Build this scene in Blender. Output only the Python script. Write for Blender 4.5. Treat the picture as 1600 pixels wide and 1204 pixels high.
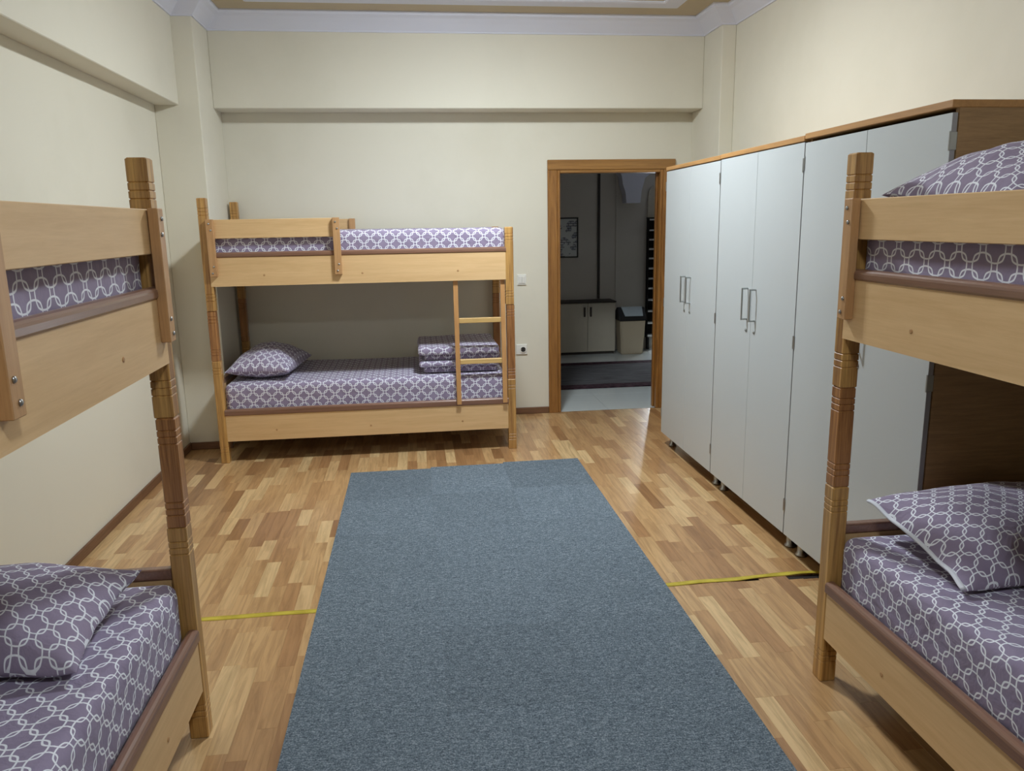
import bpy, bmesh, math, random
from mathutils import Vector, Matrix, Euler, noise

scene = bpy.context.scene
for o in list(bpy.data.objects):
    bpy.data.objects.remove(o, do_unlink=True)
COL = scene.collection

# ------------------------------------------------------------------ camera
cam_d = bpy.data.cameras.new('camera')
cam_d.sensor_fit = 'HORIZONTAL'
cam_d.sensor_width = 36.0
cam_d.lens = 27.279
cam_d.clip_start = 0.02
cam = bpy.data.objects.new('camera', cam_d)
COL.objects.link(cam)
R_ = Vector((0.9922006392, -0.1234976760, -0.0169179062))
U_ = Vector((0.0417227002, 0.2011388331, 0.9786737894))
F_ = Vector((0.1174610906, 0.9717466202, -0.2047227353))
CAM = Vector((0, 0, 1.5745))
cam.matrix_world = Matrix(((R_.x, U_.x, -F_.x, CAM.x), (R_.y, U_.y, -F_.y, CAM.y),
                           (R_.z, U_.z, -F_.z, CAM.z), (0, 0, 0, 1)))
scene.camera = cam

# ------------------------------------------------------------------ world, exposure
world = bpy.data.worlds.new('night_world')
scene.world = world
world.use_nodes = True
world.node_tree.nodes['Background'].inputs[0].default_value = (0.5, 0.6, 0.8, 1)
world.node_tree.nodes['Background'].inputs[1].default_value = 0.02
vs = scene.view_settings
vs.view_transform = 'Standard'
vs.look = 'None'
vs.exposure = 0.0
vs.gamma = 1.0
vs.use_curve_mapping = False

LAMP_MAIN = (0.52, 4.25)
LAMP_NEAR = (0.40, 0.30)
LAMP_MAIN_L = 218.0     # radiance of the opal glass domes
LAMP_NEAR_L = 80.0
GLOW_STRIP_L = 30.0  # radiance of the glowing strip added out of view in the corridor
LAMP_COL = (0.89, 0.98, 1.05, 1)

# ------------------------------------------------------------------ dimensions (metres)
XL, XR, YB, YN, ZC = -1.679, 2.359, 6.302, -2.2, 3.055
BEAM_L, BEAM_LZ = -1.521, 2.383
COL_Y, COL_X = 5.686, -1.388
BEAM_B, BEAM_BZ = 6.0755, 2.416
RC_X, RC_Y = 2.255, 5.723
DX0, DX1, DZ = 1.150, 2.022, 1.981
YC = 9.40            # corridor far wall

# ------------------------------------------------------------------ helpers
def srgb(r, g, b):
    def f(c):
        c /= 255.0
        return c / 12.92 if c <= 0.04045 else ((c + 0.055) / 1.055) ** 2.4
    return (f(r), f(g), f(b), 1.0)

def new_obj(name, bm, mat=None, parent=None, smooth=False, recalc=True):
    if recalc:
        bmesh.ops.recalc_face_normals(bm, faces=bm.faces)
    me = bpy.data.meshes.new(name)
    bm.to_mesh(me)
    bm.free()
    if smooth:
        for p in me.polygons:
            p.use_smooth = True
    if mat is not None:
        me.materials.append(mat)
    o = bpy.data.objects.new(name, me)
    COL.objects.link(o)
    if parent is not None:
        o.parent = parent
    return o

def empty(name, loc=(0, 0, 0), rz=0.0):
    o = bpy.data.objects.new(name, None)
    o.empty_display_size = 0.1
    COL.objects.link(o)
    o.location = loc
    o.rotation_euler = (0, 0, rz)
    return o

def tag(o, label=None, cat=None, group=None, kind=None):
    if label: o['label'] = label
    if cat: o['category'] = cat
    if group: o['group'] = group
    if kind: o['kind'] = kind
    return o

def box(bm, x0, x1, y0, y1, z0, z1, bev=0.0, seg=1):
    vs_ = [bm.verts.new((x, y, z)) for x in (x0, x1) for y in (y0, y1) for z in (z0, z1)]
    q = [(0, 1, 3, 2), (4, 6, 7, 5), (0, 4, 5, 1), (2, 3, 7, 6), (0, 2, 6, 4), (1, 5, 7, 3)]
    fs = [bm.faces.new([vs_[i] for i in f]) for f in q]
    if bev > 0:
        es = list({e for f in fs for e in f.edges})
        bmesh.ops.bevel(bm, geom=es, offset=bev, segments=seg, affect='EDGES', profile=0.5)
    return vs_

def bx(x0, x1, y0, y1, z0, z1, bev=0.0, seg=1):
    bm = bmesh.new()
    box(bm, min(x0, x1), max(x0, x1), min(y0, y1), max(y0, y1), z0, z1, bev, seg)
    return bm

def tube(bm, p, q, r, n=10, r2=None):
    p, q = Vector(p), Vector(q)
    d = (q - p).normalized()
    a = d.orthogonal().normalized()
    b = d.cross(a)
    r2 = r if r2 is None else r2
    A = [bm.verts.new(p + r * (math.cos(t) * a + math.sin(t) * b)) for t in [2 * math.pi * i / n for i in range(n)]]
    B = [bm.verts.new(q + r2 * (math.cos(t) * a + math.sin(t) * b)) for t in [2 * math.pi * i / n for i in range(n)]]
    for i in range(n):
        bm.faces.new((A[i], A[(i + 1) % n], B[(i + 1) % n], B[i]))
    bm.faces.new(A[::-1])
    bm.faces.new(B)

def lathe(bm, prof, n=14, origin=(0, 0, 0), axis=(0, 0, 1)):
    """prof: list of (radius, height along axis)"""
    d = Vector(axis).normalized()
    a = d.orthogonal().normalized()
    b = d.cross(a)
    o = Vector(origin)
    rings = []
    for r, h in prof:
        rings.append([bm.verts.new(o + d * h + max(r, 1e-4) * (math.cos(2 * math.pi * i / n) * a + math.sin(2 * math.pi * i / n) * b)) for i in range(n)])
    for k in range(len(rings) - 1):
        for i in range(n):
            bm.faces.new((rings[k][i], rings[k][(i + 1) % n], rings[k + 1][(i + 1) % n], rings[k + 1][i]))
    bm.faces.new(rings[0][::-1])
    bm.faces.new(rings[-1])

def prism(bm, pts, axis, a0, a1):
    """extrude a 2D polygon along an axis; pts are the other two coords in xyz order"""
    def mk(p, v):
        if axis == 'x': return (v, p[0], p[1])
        if axis == 'y': return (p[0], v, p[1])
        return (p[0], p[1], v)
    A = [bm.verts.new(mk(p, a0)) for p in pts]
    B = [bm.verts.new(mk(p, a1)) for p in pts]
    n = len(pts)
    for i in range(n):
        bm.faces.new((A[i], A[(i + 1) % n], B[(i + 1) % n], B[i]))
    bm.faces.new(A[::-1])
    bm.faces.new(B)

# ------------------------------------------------------------------ materials
class NT:
    def __init__(s, name):
        s.m = bpy.data.materials.new(name)
        s.m.use_nodes = True
        s.t = s.m.node_tree
        s.b = s.t.nodes['Principled BSDF']
    def n(s, kind, **kw):
        nd = s.t.nodes.new(kind)
        for k, v in kw.items():
            setattr(nd, k, v)
        return nd
    def l(s, a, b):
        s.t.links.new(a, b)
    def math(s, op, a, b=None, c=None, clamp=False):
        nd = s.n('ShaderNodeMath', operation=op)
        nd.use_clamp = clamp
        for i, v in enumerate((a, b, c)):
            if v is None: continue
            if isinstance(v, (int, float)): nd.inputs[i].default_value = v
            else: s.l(v, nd.inputs[i])
        return nd.outputs[0]
    def coord(s, scale=(1, 1, 1), src='Object', off=None):
        tc = s.n('ShaderNodeTexCoord')
        mp = s.n('ShaderNodeMapping')
        mp.inputs['Scale'].default_value = scale
        s.l(tc.outputs[src], mp.inputs['Vector'])
        if off is not None:
            s.l(off, mp.inputs['Location'])
        return mp.outputs[0]
    def noise(s, vec, scale, detail=4, rough=0.55, dist=0.0):
        nd = s.n('ShaderNodeTexNoise')
        nd.inputs['Scale'].default_value = scale
        nd.inputs['Detail'].default_value = detail
        nd.inputs['Roughness'].default_value = rough
        nd.inputs['Distortion'].default_value = dist
        s.l(vec, nd.inputs['Vector'])
        return nd.outputs['Fac']
    def ramp(s, fac, stops):
        nd = s.n('ShaderNodeValToRGB')
        cr = nd.color_ramp
        while len(cr.elements) < len(stops): cr.elements.new(0.5)
        for e, (p, c) in zip(cr.elements, stops):
            e.position = p
            e.color = c
        s.l(fac, nd.inputs[0])
        return nd.outputs[0]
    def mix(s, fac, a, b, blend='MIX'):
        nd = s.n('ShaderNodeMix', data_type='RGBA', blend_type=blend)
        for i, v in ((0, fac), (6, a), (7, b)):
            if isinstance(v, (int, float)): nd.inputs[i].default_value = v
            elif isinstance(v, tuple): nd.inputs[i].default_value = v
            else: s.l(v, nd.inputs[i])
        return nd.outputs[2]
    def bump(s, h, strength, dist=0.01):
        nd = s.n('ShaderNodeBump')
        nd.inputs['Strength'].default_value = strength
        nd.inputs['Distance'].default_value = dist
        s.l(h, nd.inputs['Height'])
        s.l(nd.outputs[0], s.b.inputs['Normal'])
    def col(s, c):
        if isinstance(c, tuple): s.b.inputs['Base Color'].default_value = c
        else: s.l(c, s.b.inputs['Base Color'])
        return s
    def set(s, rough=0.5, metal=0.0, coat=0.0, coat_r=0.1, spec=0.5):
        s.b.inputs['Roughness'].default_value = rough
        s.b.inputs['Metallic'].default_value = metal
        s.b.inputs['Coat Weight'].default_value = coat
        s.b.inputs['Coat Roughness'].default_value = coat_r
        s.b.inputs['Specular IOR Level'].default_value = spec
        return s

def plain(name, c, rough=0.5, metal=0.0, var=0.04, scale=8.0, coat=0.0):
    t = NT(name)
    f = t.noise(t.coord(), scale, 3)
    k = 1 - var
    t.col(t.ramp(f, [(0.3, (c[0] * k, c[1] * k, c[2] * k, 1)), (0.7, c)]))
    t.set(rough, metal, coat)
    return t.m

def wood(name, dark, light, scale, rough=0.45, coat=0.0, fine=1.0, dist=1.0, contrast=(0.3, 0.7), knots=False):
    t = NT(name)
    v = t.coord(scale)
    f = t.noise(v, 1.0, 6, 0.62, dist)
    g = t.noise(v, 6.0 * fine, 4, 0.6, 0.3)
    s = t.math('ADD', t.math('MULTIPLY', f, 0.7), t.math('MULTIPLY', g, 0.3))
    c = t.ramp(s, [(contrast[0], dark), (contrast[1], light)])
    if knots:
        k = t.noise(t.coord((6, 6, 1.6)), 1.3, 2, 0.4, 0.4)
        kk = t.ramp(k, [(0.66, (1, 1, 1, 1)), (0.74, (0.45, 0.36, 0.30, 1))])
        c = t.mix(1.0, c, kk, 'MULTIPLY')
    t.col(c)
    t.set(rough, 0, coat, 0.2)
    t.bump(s, 0.08, 0.002)
    return t.m

def wall_mat(name, c, stain=0.06):
    t = NT(name)
    v = t.coord()
    f = t.noise(v, 1.1, 5, 0.6)
    g = t.noise(v, 60, 3, 0.6)
    k = 1 - stain
    t.col(t.ramp(f, [(0.28, (c[0] * k, c[1] * k, c[2] * k * 0.985, 1)), (0.5, c)]))
    t.set(0.62, 0, 0, 0.2, 0.3)
    t.bump(g, 0.05, 0.003)
    return t.m

def chain_fabric(name, cell, base, line, stretch=1.0):
    """chain-link print: overlapping rounded rings on a square lattice, in UV metres"""
    t = NT(name)
    tc = t.n('ShaderNodeTexCoord')
    sp = t.n('ShaderNodeSeparateXYZ')
    mp = t.n('ShaderNodeMapping')
    mp.inputs['Rotation'].default_value = (0, 0, math.pi / 4)     # the print runs diagonally
    t.l(tc.outputs['UV'], mp.inputs['Vector'])
    t.l(mp.outputs[0], sp.inputs[0])
    def cellc(o, sc):
        a = t.math('MULTIPLY', o, 1.0 / (cell * sc))
        a = t.math('FRACT', t.math('ADD', a, 100.25))
        return t.math('ABSOLUTE', t.math('SUBTRACT', a, 0.5))
    ax = cellc(sp.outputs[0], 1.0)
    ay = cellc(sp.outputs[1], stretch)
    bx_ = t.math('SUBTRACT', 1.0, ax)
    by_ = t.math('SUBTRACT', 1.0, ay)
    N, RR = 1.55, 0.606
    P = {k: t.math('POWER', v, N) for k, v in (('ax', ax), ('ay', ay), ('bx', bx_), ('by', by_))}
    m = None
    for i, j in (('ax', 'ay'), ('bx', 'ay'), ('ax', 'by')):
        d = t.math('POWER', t.math('ADD', P[i], P[j]), 1.0 / N)
        d = t.math('ABSOLUTE', t.math('SUBTRACT', d, RR))
        m = d if m is None else t.math('MINIMUM', m, d)
    mr = t.n('ShaderNodeMapRange')
    mr.inputs['From Min'].default_value = 0.034
    mr.inputs['From Max'].default_value = 0.046
    mr.inputs['To Min'].default_value = 1.0
    mr.inputs['To Max'].default_value = 0.0
    t.l(m, mr.inputs['Value'])
    v = t.coord()
    nz = t.noise(v, 5.0, 3)
    b2 = (base[0] * 0.86, base[1] * 0.84, base[2] * 0.86, 1)
    bc = t.ramp(nz, [(0.35, b2), (0.65, base)])
    t.col(t.mix(mr.outputs[0], bc, line))
    t.set(0.75, 0, 0, 0.2, 0.25)
    t.b.inputs['Sheen Weight'].default_value = 0.1
    w = t.noise(v, 9.0, 4, 0.55, 0.6)
    t.bump(w, 0.5, 0.022)
    return t.m

M = {}
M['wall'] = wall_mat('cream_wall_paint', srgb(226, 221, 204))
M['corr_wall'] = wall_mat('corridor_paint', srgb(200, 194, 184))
M['white_plaster'] = wall_mat('white_plaster', srgb(222, 224, 236), 0.02)
M['ceil'] = wall_mat('beige_ceiling', srgb(196, 180, 150), 0.03)
M['board'] = wood('beech_laminate', srgb(207, 168, 117), srgb(233, 197, 147), (1.6, 14, 26), 0.42, 0.1, 1.0, 0.6, (0.25, 0.75))
M['trim'] = wood('brown_edge_trim', srgb(112, 80, 63), srgb(146, 108, 88), (1.2, 40, 40), 0.28, 0.35)
M['post'] = wood('varnished_pine', srgb(130, 86, 42), srgb(208, 162, 94), (34, 34, 1.1), 0.38, 0.25, 1.0, 1.4, (0.34, 0.6))
M['post_red'] = wood('red_varnished_pine', srgb(112, 66, 34), srgb(188, 134, 80), (34, 34, 1.2), 0.38, 0.25, 1.0, 1.8, (0.34, 0.62))
M['bracket'] = wood('pine_strip', srgb(172, 128, 84), srgb(204, 160, 112), (26, 26, 2.0), 0.42, 0.15)
M['ladder'] = wood('ladder_wood', srgb(176, 126, 76), srgb(206, 156, 100), (22, 22, 1.8), 0.42, 0.15)
M['rung'] = wood('rung_wood', srgb(196, 158, 96), srgb(224, 188, 124), (1.8, 22, 22), 0.42, 0.15)
M['base'] = plain('grey_brown_bed_base', srgb(150, 128, 104), 0.7)
M['door_wood'] = wood('varnished_door_pine', srgb(112, 70, 30), srgb(176, 124, 62), (16, 16, 1.1), 0.34, 0.35, 1.2, 2.2, (0.28, 0.72), True)
M['door_wood_h'] = wood('varnished_lintel_pine', srgb(132, 90, 44), srgb(182, 134, 72), (1.1, 16, 16), 0.34, 0.35, 1.2, 1.6)
M['skirting'] = wood('brown_skirting', srgb(92, 62, 44), srgb(134, 98, 70), (3, 3, 60), 0.45)
M['ward_door'] = plain('pale_grey_melamine', srgb(190, 195, 196), 0.36, 0, 0.015, 2.0)
M['ward_edge'] = plain('grey_edge_band', srgb(150, 148, 148), 0.4)
M['ward_side'] = wood('wardrobe_walnut_side', srgb(132, 102, 66), srgb(174, 138, 94), (5, 3, 70), 0.5, 0.05, 1.0, 0.3)
M['ward_top'] = wood('wardrobe_top_edge', srgb(160, 116, 66), srgb(190, 142, 86), (40, 2, 40), 0.45)
M['dark_gap'] = plain('dark_carcass_inside', srgb(46, 36, 30), 0.7)
M['chrome'] = plain('brushed_nickel', srgb(176, 178, 180), 0.28, 1.0, 0.02)
M['steel_dark'] = plain('satin_steel_handle', srgb(168, 172, 172), 0.34, 1.0, 0.02)
M['white_plastic'] = plain('white_plastic', srgb(232, 230, 222), 0.35, 0, 0.01)
M['plastic_dark'] = plain('dark_socket_hole', srgb(40, 38, 36), 0.5)
M['tile'] = plain('polished_white_tile', srgb(214, 220, 218), 0.10, 0, 0.03, 1.4)
M['grout'] = plain('tile_grout', srgb(150, 150, 146), 0.8)
M['black_plastic'] = plain('black_plastic', srgb(22, 21, 22), 0.4)
M['bin_beige'] = plain('beige_bin_plastic', srgb(190, 176, 150), 0.4)
M['lid_grey'] = plain('pale_blue_grey_lid', srgb(186, 198, 204), 0.35)
M['cab'] = plain('cream_cabinet_laminate', srgb(196, 188, 170), 0.4)
M['cab_dark'] = plain('cabinet_gap_dark', srgb(60, 52, 46), 0.6)
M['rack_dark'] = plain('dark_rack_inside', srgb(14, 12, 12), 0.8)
M['rack_white'] = plain('white_rack_shelf', srgb(224, 224, 222), 0.4)
M['pipe'] = plain('dark_conduit', srgb(58, 50, 46), 0.6)
M['frame_black'] = plain('black_picture_frame', srgb(20, 20, 20), 0.4)
M['fabric'] = chain_fabric('mauve_chain_print_sheet', 0.0595, srgb(151, 139, 164), srgb(238, 240, 248))
M['fabric_p'] = chain_fabric('mauve_chain_print_pillowcase', 0.048, srgb(151, 138, 162), srgb(238, 240, 248))
M['piping'] = plain('white_zip_tape', srgb(226, 228, 236), 0.7)

# laminate strips: tone stored per mesh
t = NT('laminate_strip')
at = t.n('ShaderNodeAttribute', attribute_name='tone')
tone = at.outputs['Fac']
off = t.n('ShaderNodeCombineXYZ')
t.l(t.math('MULTIPLY', tone, 37.0), off.inputs[0])
t.l(t.math('MULTIPLY', tone, 91.0), off.inputs[1])
v = t.coord((34, 2.6, 1), 'Object', off.outputs[0])
g = t.noise(v, 1.0, 6, 0.62, 1.4)
base = t.ramp(tone, [(0.0, srgb(152, 112, 74)), (0.28, srgb(172, 130, 88)), (0.55, srgb(192, 152, 105)),
                     (0.8, srgb(205, 168, 120)), (1.0, srgb(218, 186, 137))])
gr = t.ramp(g, [(0.3, (0.68, 0.63, 0.58, 1)), (0.60, (1.04, 1.03, 1.02, 1))])
t.col(t.mix(1.0, base, gr, 'MULTIPLY'))
t.set(0.32, 0, 0.35, 0.14, 0.45)
M['strip'] = t.m
M['floor_base'] = plain('floor_gap_shade', srgb(40, 30, 24), 0.8)  # darkened brown stands in for the shade deep in the floor gap

# carpet tile: flecked blue-grey loop pile
t = NT('blue_grey_carpet')
oi = t.n('ShaderNodeObjectInfo')
v = t.coord()
f1 = t.noise(v, 210, 2, 0.7)
f2 = t.noise(t.coord((1, 5, 1)), 42, 3, 0.7)
s = t.math('ADD', t.math('MULTIPLY', f1, 0.62), t.math('MULTIPLY', f2, 0.38))
c = t.ramp(s, [(0.36, srgb(66, 76, 86)), (0.5, srgb(102, 114, 124)), (0.64, srgb(150, 160, 168))])
tint = oi.outputs['Color']
t.col(t.mix(1.0, c, tint, 'MULTIPLY'))
t.set(0.95, 0, 0, 0.2, 0.1)
t.bump(f1, 0.6, 0.004)
M['carpet'] = t.m

# yellow tape
t = NT('yellow_floor_tape')
v = t.coord()
t.col(t.ramp(t.noise(v, 14, 4), [(0.3, srgb(176, 156, 44)), (0.6, srgb(206, 186, 66))]))
t.set(0.4)
M['tape'] = t.m

# corridor rug: dark, with purple-brown striped borders
t = NT('corridor_rug')
sp = t.n('ShaderNodeSeparateXYZ')
tc = t.n('ShaderNodeTexCoord')
t.l(tc.outputs['Object'], sp.inputs[0])
yy = sp.outputs[1]
edge = t.math('MINIMUM', t.math('SUBTRACT', yy, 7.17), t.math('SUBTRACT', 8.53, yy))
nz = t.noise(t.coord((2, 24, 1)), 2.0, 4)
inner = t.ramp(nz, [(0.35, srgb(74, 72, 74)), (0.65, srgb(112, 112, 114))])
bord = t.ramp(t.noise(t.coord((9, 30, 1)), 2.0, 3), [(0.4, srgb(44, 26, 34)), (0.65, srgb(86, 62, 70))])
t.col(t.mix(t.math('LESS_THAN', edge, 0.16), inner, bord))
t.set(0.95, 0, 0, 0.2, 0.1)
M['rug'] = t.m

# evacuation-plan style print: pale sheet with darker blue-grey blocks
t = NT('wall_plan_print')
v = t.coord((1, 1, 1))
br = t.n('ShaderNodeTexBrick')
br.inputs['Scale'].default_value = 9.0
br.inputs['Mortar Size'].default_value = 0.03
br.inputs['Color1'].default_value = srgb(150, 156, 170)
br.inputs['Color2'].default_value = srgb(206, 208, 206)
br.inputs['Mortar'].default_value = srgb(60, 60, 72)
sx = t.n('ShaderNodeSeparateXYZ')
t.l(v, sx.inputs[0])
cb = t.n('ShaderNodeCombineXYZ')
t.l(sx.outputs[0], cb.inputs[0])
t.l(sx.outputs[2], cb.inputs[1])
t.l(cb.outputs[0], br.inputs['Vector'])
nz = t.noise(v, 7.0, 2)
t.col(t.mix(t.math('GREATER_THAN', nz, 0.52), srgb(206, 210, 208), br.outputs['Color']))
t.set(0.4)
M['print'] = t.m

# lamp glass
def lamp_glass(strength):
    t = NT('lamp_glass')
    t.col((0.9, 0.9, 0.9, 1))
    t.b.inputs['Emission Color'].default_value = LAMP_COL
    t.b.inputs['Emission Strength'].default_value = strength
    return t.m

# ------------------------------------------------------------------ room shell
WT = 0.20
WB = 0.10           # far wall is a thin partition
def struct(o, label=None):
    o['kind'] = 'structure'
    if label: o['label'] = label
    return o

# floor base
floor = struct(new_obj('floor', bx(XL - WT, XR + WT, YN - WT, YB + 0.02, -0.12, -0.004), M['floor_base']),
               'strip laminate floor in light and mid brown wood tones')

# laminate strips
rng = random.Random(7)
SW = 0.0655
TAPE_Y = 3.068
strips = []
nx = int(math.ceil((XR - XL) / SW))
for i in range(nx):
    x0 = XL + i * SW
    x1 = min(x0 + SW, XR)
    y = YN - rng.random() * 0.4
    while y < YB:
        L = rng.choice((0.24, 0.30, 0.36, 0.42, 0.48))
        a, b = max(y, YN), min(y + L, YB)
        y += L
        if b - a < 0.02: continue
        tn = min(1, max(0, rng.gauss(0.58, 0.27)))
        if a < TAPE_Y - 0.012 < b and TAPE_Y - 0.012 - a > 0.03 and b - TAPE_Y - 0.004 > 0.03:
            strips.append((x0, x1, a, TAPE_Y - 0.012 - 0.075 * max(0.0, x0 - 1.30), tn))
            strips.append((x0, x1, TAPE_Y + 0.004, b, tn))
        else:
            strips.append((x0, x1, a, b, tn))
def strip_vis(s):
    cx, cy = (s[0] + s[1]) / 2, (s[2] + s[3]) / 2
    if s[3] < 1.55: return 0
    if -0.44 < cx < 1.00 and cy < 4.85: return 0            # under the carpet
    if cx < -0.68 and cy < 2.25: return 0                   # under the left bunk
    if cx > 1.50 and cy < 2.25: return 0                    # under the right bunk
    if cx > 1.86 and cy < 5.2: return 0                     # under the wardrobes
    if cx < 0.66 and cy > 5.55: return 0                    # under the far bunk
    p = Vector((cx, cy, 0)) - CAM
    dd = p.dot(F_)
    px = 800 + 1212.4 * p.dot(R_) / dd
    py = 602 - 1212.4 * p.dot(U_) / dd
    if not (-60 < px < 1660 and 0 < py < 1260): return 0
    return (s[1] - s[0]) * (s[3] - s[2]) / dd ** 3
order = sorted(range(len(strips)), key=lambda k: -strip_vis(strips[k]))
single = set(k for k in order[:300] if strip_vis(strips[k]) > 0)
def strip_bm(bm, s, lay):
    x0, x1, a, b, tn = s
    g, e = 0.0001, 0.0004
    lo = [(x0 + g, a + g), (x1 - g, a + g), (x1 - g, b - g), (x0 + g, b - g)]
    hi = [(x0 + g + e, a + g + e), (x1 - g - e, a + g + e), (x1 - g - e, b - g - e), (x0 + g + e, b - g - e)]
    A = [bm.verts.new((p[0], p[1], -0.004)) for p in lo]
    B = [bm.verts.new((p[0], p[1], -0.0006)) for p in lo]
    C = [bm.verts.new((p[0], p[1], 0.0)) for p in hi]
    fs = []
    for i in range(4):
        j = (i + 1) % 4
        fs.append(bm.faces.new((A[i], A[j], B[j], B[i])))
        fs.append(bm.faces.new((B[i], B[j], C[j], C[i])))
    fs.append(bm.faces.new(C))
    for v_ in A + B + C: v_[lay] = tn
rest = bmesh.new()
rl = rest.verts.layers.float.new('tone')
for k, s in enumerate(strips):
    if k in single:
        bm = bmesh.new()
        lay = bm.verts.layers.float.new('tone')
        strip_bm(bm, s, lay)
        new_obj('floor_strip', bm, M['strip'], floor, recalc=False)
    else:
        strip_bm(rest, s, rl)
o = new_obj('floor_strips', rest, M['strip'], floor, recalc=False)
o['kind'] = 'stuff'

# walls
def wall(name, bm, label, mat='wall'):
    return struct(new_obj(name, bm, M[mat]), label)

w_left = wall('wall_left', bx(XL - WT, XL, YN - WT, YB + WB, -0.1, ZC + 0.2), 'cream painted left wall with a dropped beam')
w_right = wall('wall_right', bx(XR, XR + WT, YN - WT, YB + WB, -0.1, ZC + 0.2), 'cream painted right wall behind the wardrobes')
w_rear = wall('wall_rear', bx(XL, XR, YN - WT, YN, -0.1, ZC + 0.2), 'cream painted wall at the near end of the room')
bm = bmesh.new()
box(bm, XL, DX0, YB, YB + WB, -0.1, ZC + 0.2)
box(bm, DX1, XR, YB, YB + WB, -0.1, ZC + 0.2)
box(bm, DX0, DX1, YB, YB + WB, DZ, ZC + 0.2)
w_back = wall('wall_back', bm, 'cream painted far wall with a doorway')
# beams and columns belong to the walls
new_obj('beam', bx(XL, BEAM_L, YN, COL_Y, BEAM_LZ, ZC + 0.1, 0.004), M['wall'], w_left)
new_obj('column', bx(XL, COL_X, COL_Y, YB, -0.05, ZC + 0.1, 0.004), M['wall'], w_left)
new_obj('beam', bx(COL_X, RC_X, BEAM_B, YB, BEAM_BZ, ZC + 0.1, 0.004), M['wall'], w_back)
new_obj('column', bx(RC_X, XR, RC_Y, YB, -0.05, ZC + 0.1, 0.004), M['wall'], w_right)

# ceiling with cornice and inner moulding
ceil = struct(new_obj('ceiling', bx(XL - WT, XR + WT, YN - WT, YB + WB, ZC, ZC + 0.12), M['ceil']), 'beige ceiling inside a white cornice')
path = [(BEAM_L, YN), (BEAM_L, COL_Y), (COL_X, COL_Y), (COL_X, BEAM_B), (RC_X, BEAM_B), (RC_X, RC_Y), (XR, RC_Y), (XR, YN)]
def offset_path(pts, d):
    out = []
    n = len(pts)
    for i in range(n):
        def nrm(a, b):
            dx, dy = b[0] - a[0], b[1] - a[1]
            l_ = math.hypot(dx, dy)
            return (dy / l_, -dx / l_)
        if i == 0: nn = nrm(pts[0], pts[1]); out.append((pts[0][0] + nn[0] * d, pts[0][1])); continue
        if i == n - 1: nn = nrm(pts[-2], pts[-1]); out.append((pts[-1][0] + nn[0] * d, pts[-1][1])); continue
        a, b = nrm(pts[i - 1], pts[i]), nrm(pts[i], pts[i + 1])
        out.append((pts[i][0] + (a[0] + b[0]) * d, pts[i][1] + (a[1] + b[1]) * d))
    return out
def sweep(bm, prof):
    rows = [[bm.verts.new((p[0], p[1], z)) for p in offset_path(path, d)] for d, z in prof]
    for a, b in zip(rows[:-1], rows[1:]):
        for i in range(len(path) - 1):
            bm.faces.new((a[i], a[i + 1], b[i + 1], b[i]))
bm = bmesh.new()
sweep(bm, [(0.0, 2.936), (0.010, 2.936), (0.012, 2.946), (0.028, 2.962), (0.055, 2.990), (0.085, 3.018), (0.108, 3.032), (0.112, 3.044), (0.118, 3.046), (0.118, 3.056)])
tr = new_obj('trim_1', bm, M['white_plaster'])
struct(tr, 'white plaster cornice running round the ceiling')
bm = bmesh.new()
rect = lambda d: [(COL_X + d, YN + d), (COL_X + d, BEAM_B - d), (RC_X - d, BEAM_B - d), (RC_X - d, YN + d)]
prof = [(0.33, ZC), (0.33, ZC - 0.008), (0.345, ZC - 0.014), (0.46, ZC - 0.014), (0.475, ZC - 0.008), (0.475, ZC)]
rows = [[bm.verts.new((p[0], p[1], z)) for p in rect(d)] for d, z in prof]
for a, b in zip(rows[:-1], rows[1:]):
    for i in range(4):
        bm.faces.new((a[i], a[(i + 1) % 4], b[(i + 1) % 4], b[i]))
struct(new_obj('trim_2', bm, M['white_plaster']), 'white rectangular plaster moulding on the ceiling')

# skirting
def skirt(name, x0, x1, y0, y1, label):
    struct(new_obj(name, bx(x0, x1, y0, y1, 0.0, 0.055, 0.004), M['skirting']), label)
skirt('baseboard_left', XL, XL + 0.014, YN, COL_Y, 'brown skirting along the left wall')
skirt('baseboard_column', XL + 0.014, COL_X + 0.014, COL_Y - 0.014, COL_Y, 'brown skirting round the left column')
skirt('baseboard_back', COL_X, 1.072, YB - 0.014, YB, 'brown skirting along the far wall')
skirt('baseboard_right', XR - 0.014, XR, YN, RC_Y, 'brown skirting along the right wall')

# door frame
dframe = struct(empty('door_1', (DX0, YB, 0)), 'open doorway with varnished pine frame')
def dpart(name, x0, x1, y0, y1, z0, z1, mat='door_wood', bev=0.004):
    ob = new_obj(name, bx(x0 - DX0, x1 - DX0, y0 - YB, y1 - YB, z0, z1, bev), M[mat], dframe)
    return ob
CW = 0.078
dpart('casing', DX0 - CW, DX0, YB - 0.022, YB, 0, DZ)
dpart('casing', DX1, DX1 + CW, YB - 0.022, YB, 0, DZ)
dpart('lintel_casing', DX0 - CW, DX1 + CW + 0.02, YB - 0.024, YB, DZ, DZ + CW, 'door_wood_h')
dpart('jamb', DX0, DX0 + 0.024, YB - 0.018, YB + WB + 0.006, 0, DZ)
dpart('jamb', DX1 - 0.024, DX1, YB - 0.018, YB + WB + 0.006, 0, DZ)
dpart('head_jamb', DX0 + 0.024, DX1 - 0.024, YB - 0.018, YB + WB + 0.006, DZ - 0.024, DZ, 'door_wood_h')
dpart('door_stop', DX0 + 0.024, DX0 + 0.036, YB + 0.045, YB + 0.09, 0, DZ - 0.024)
dpart('door_stop', DX1 - 0.036, DX1 - 0.024, YB + 0.045, YB + 0.09, 0, DZ - 0.024)

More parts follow.
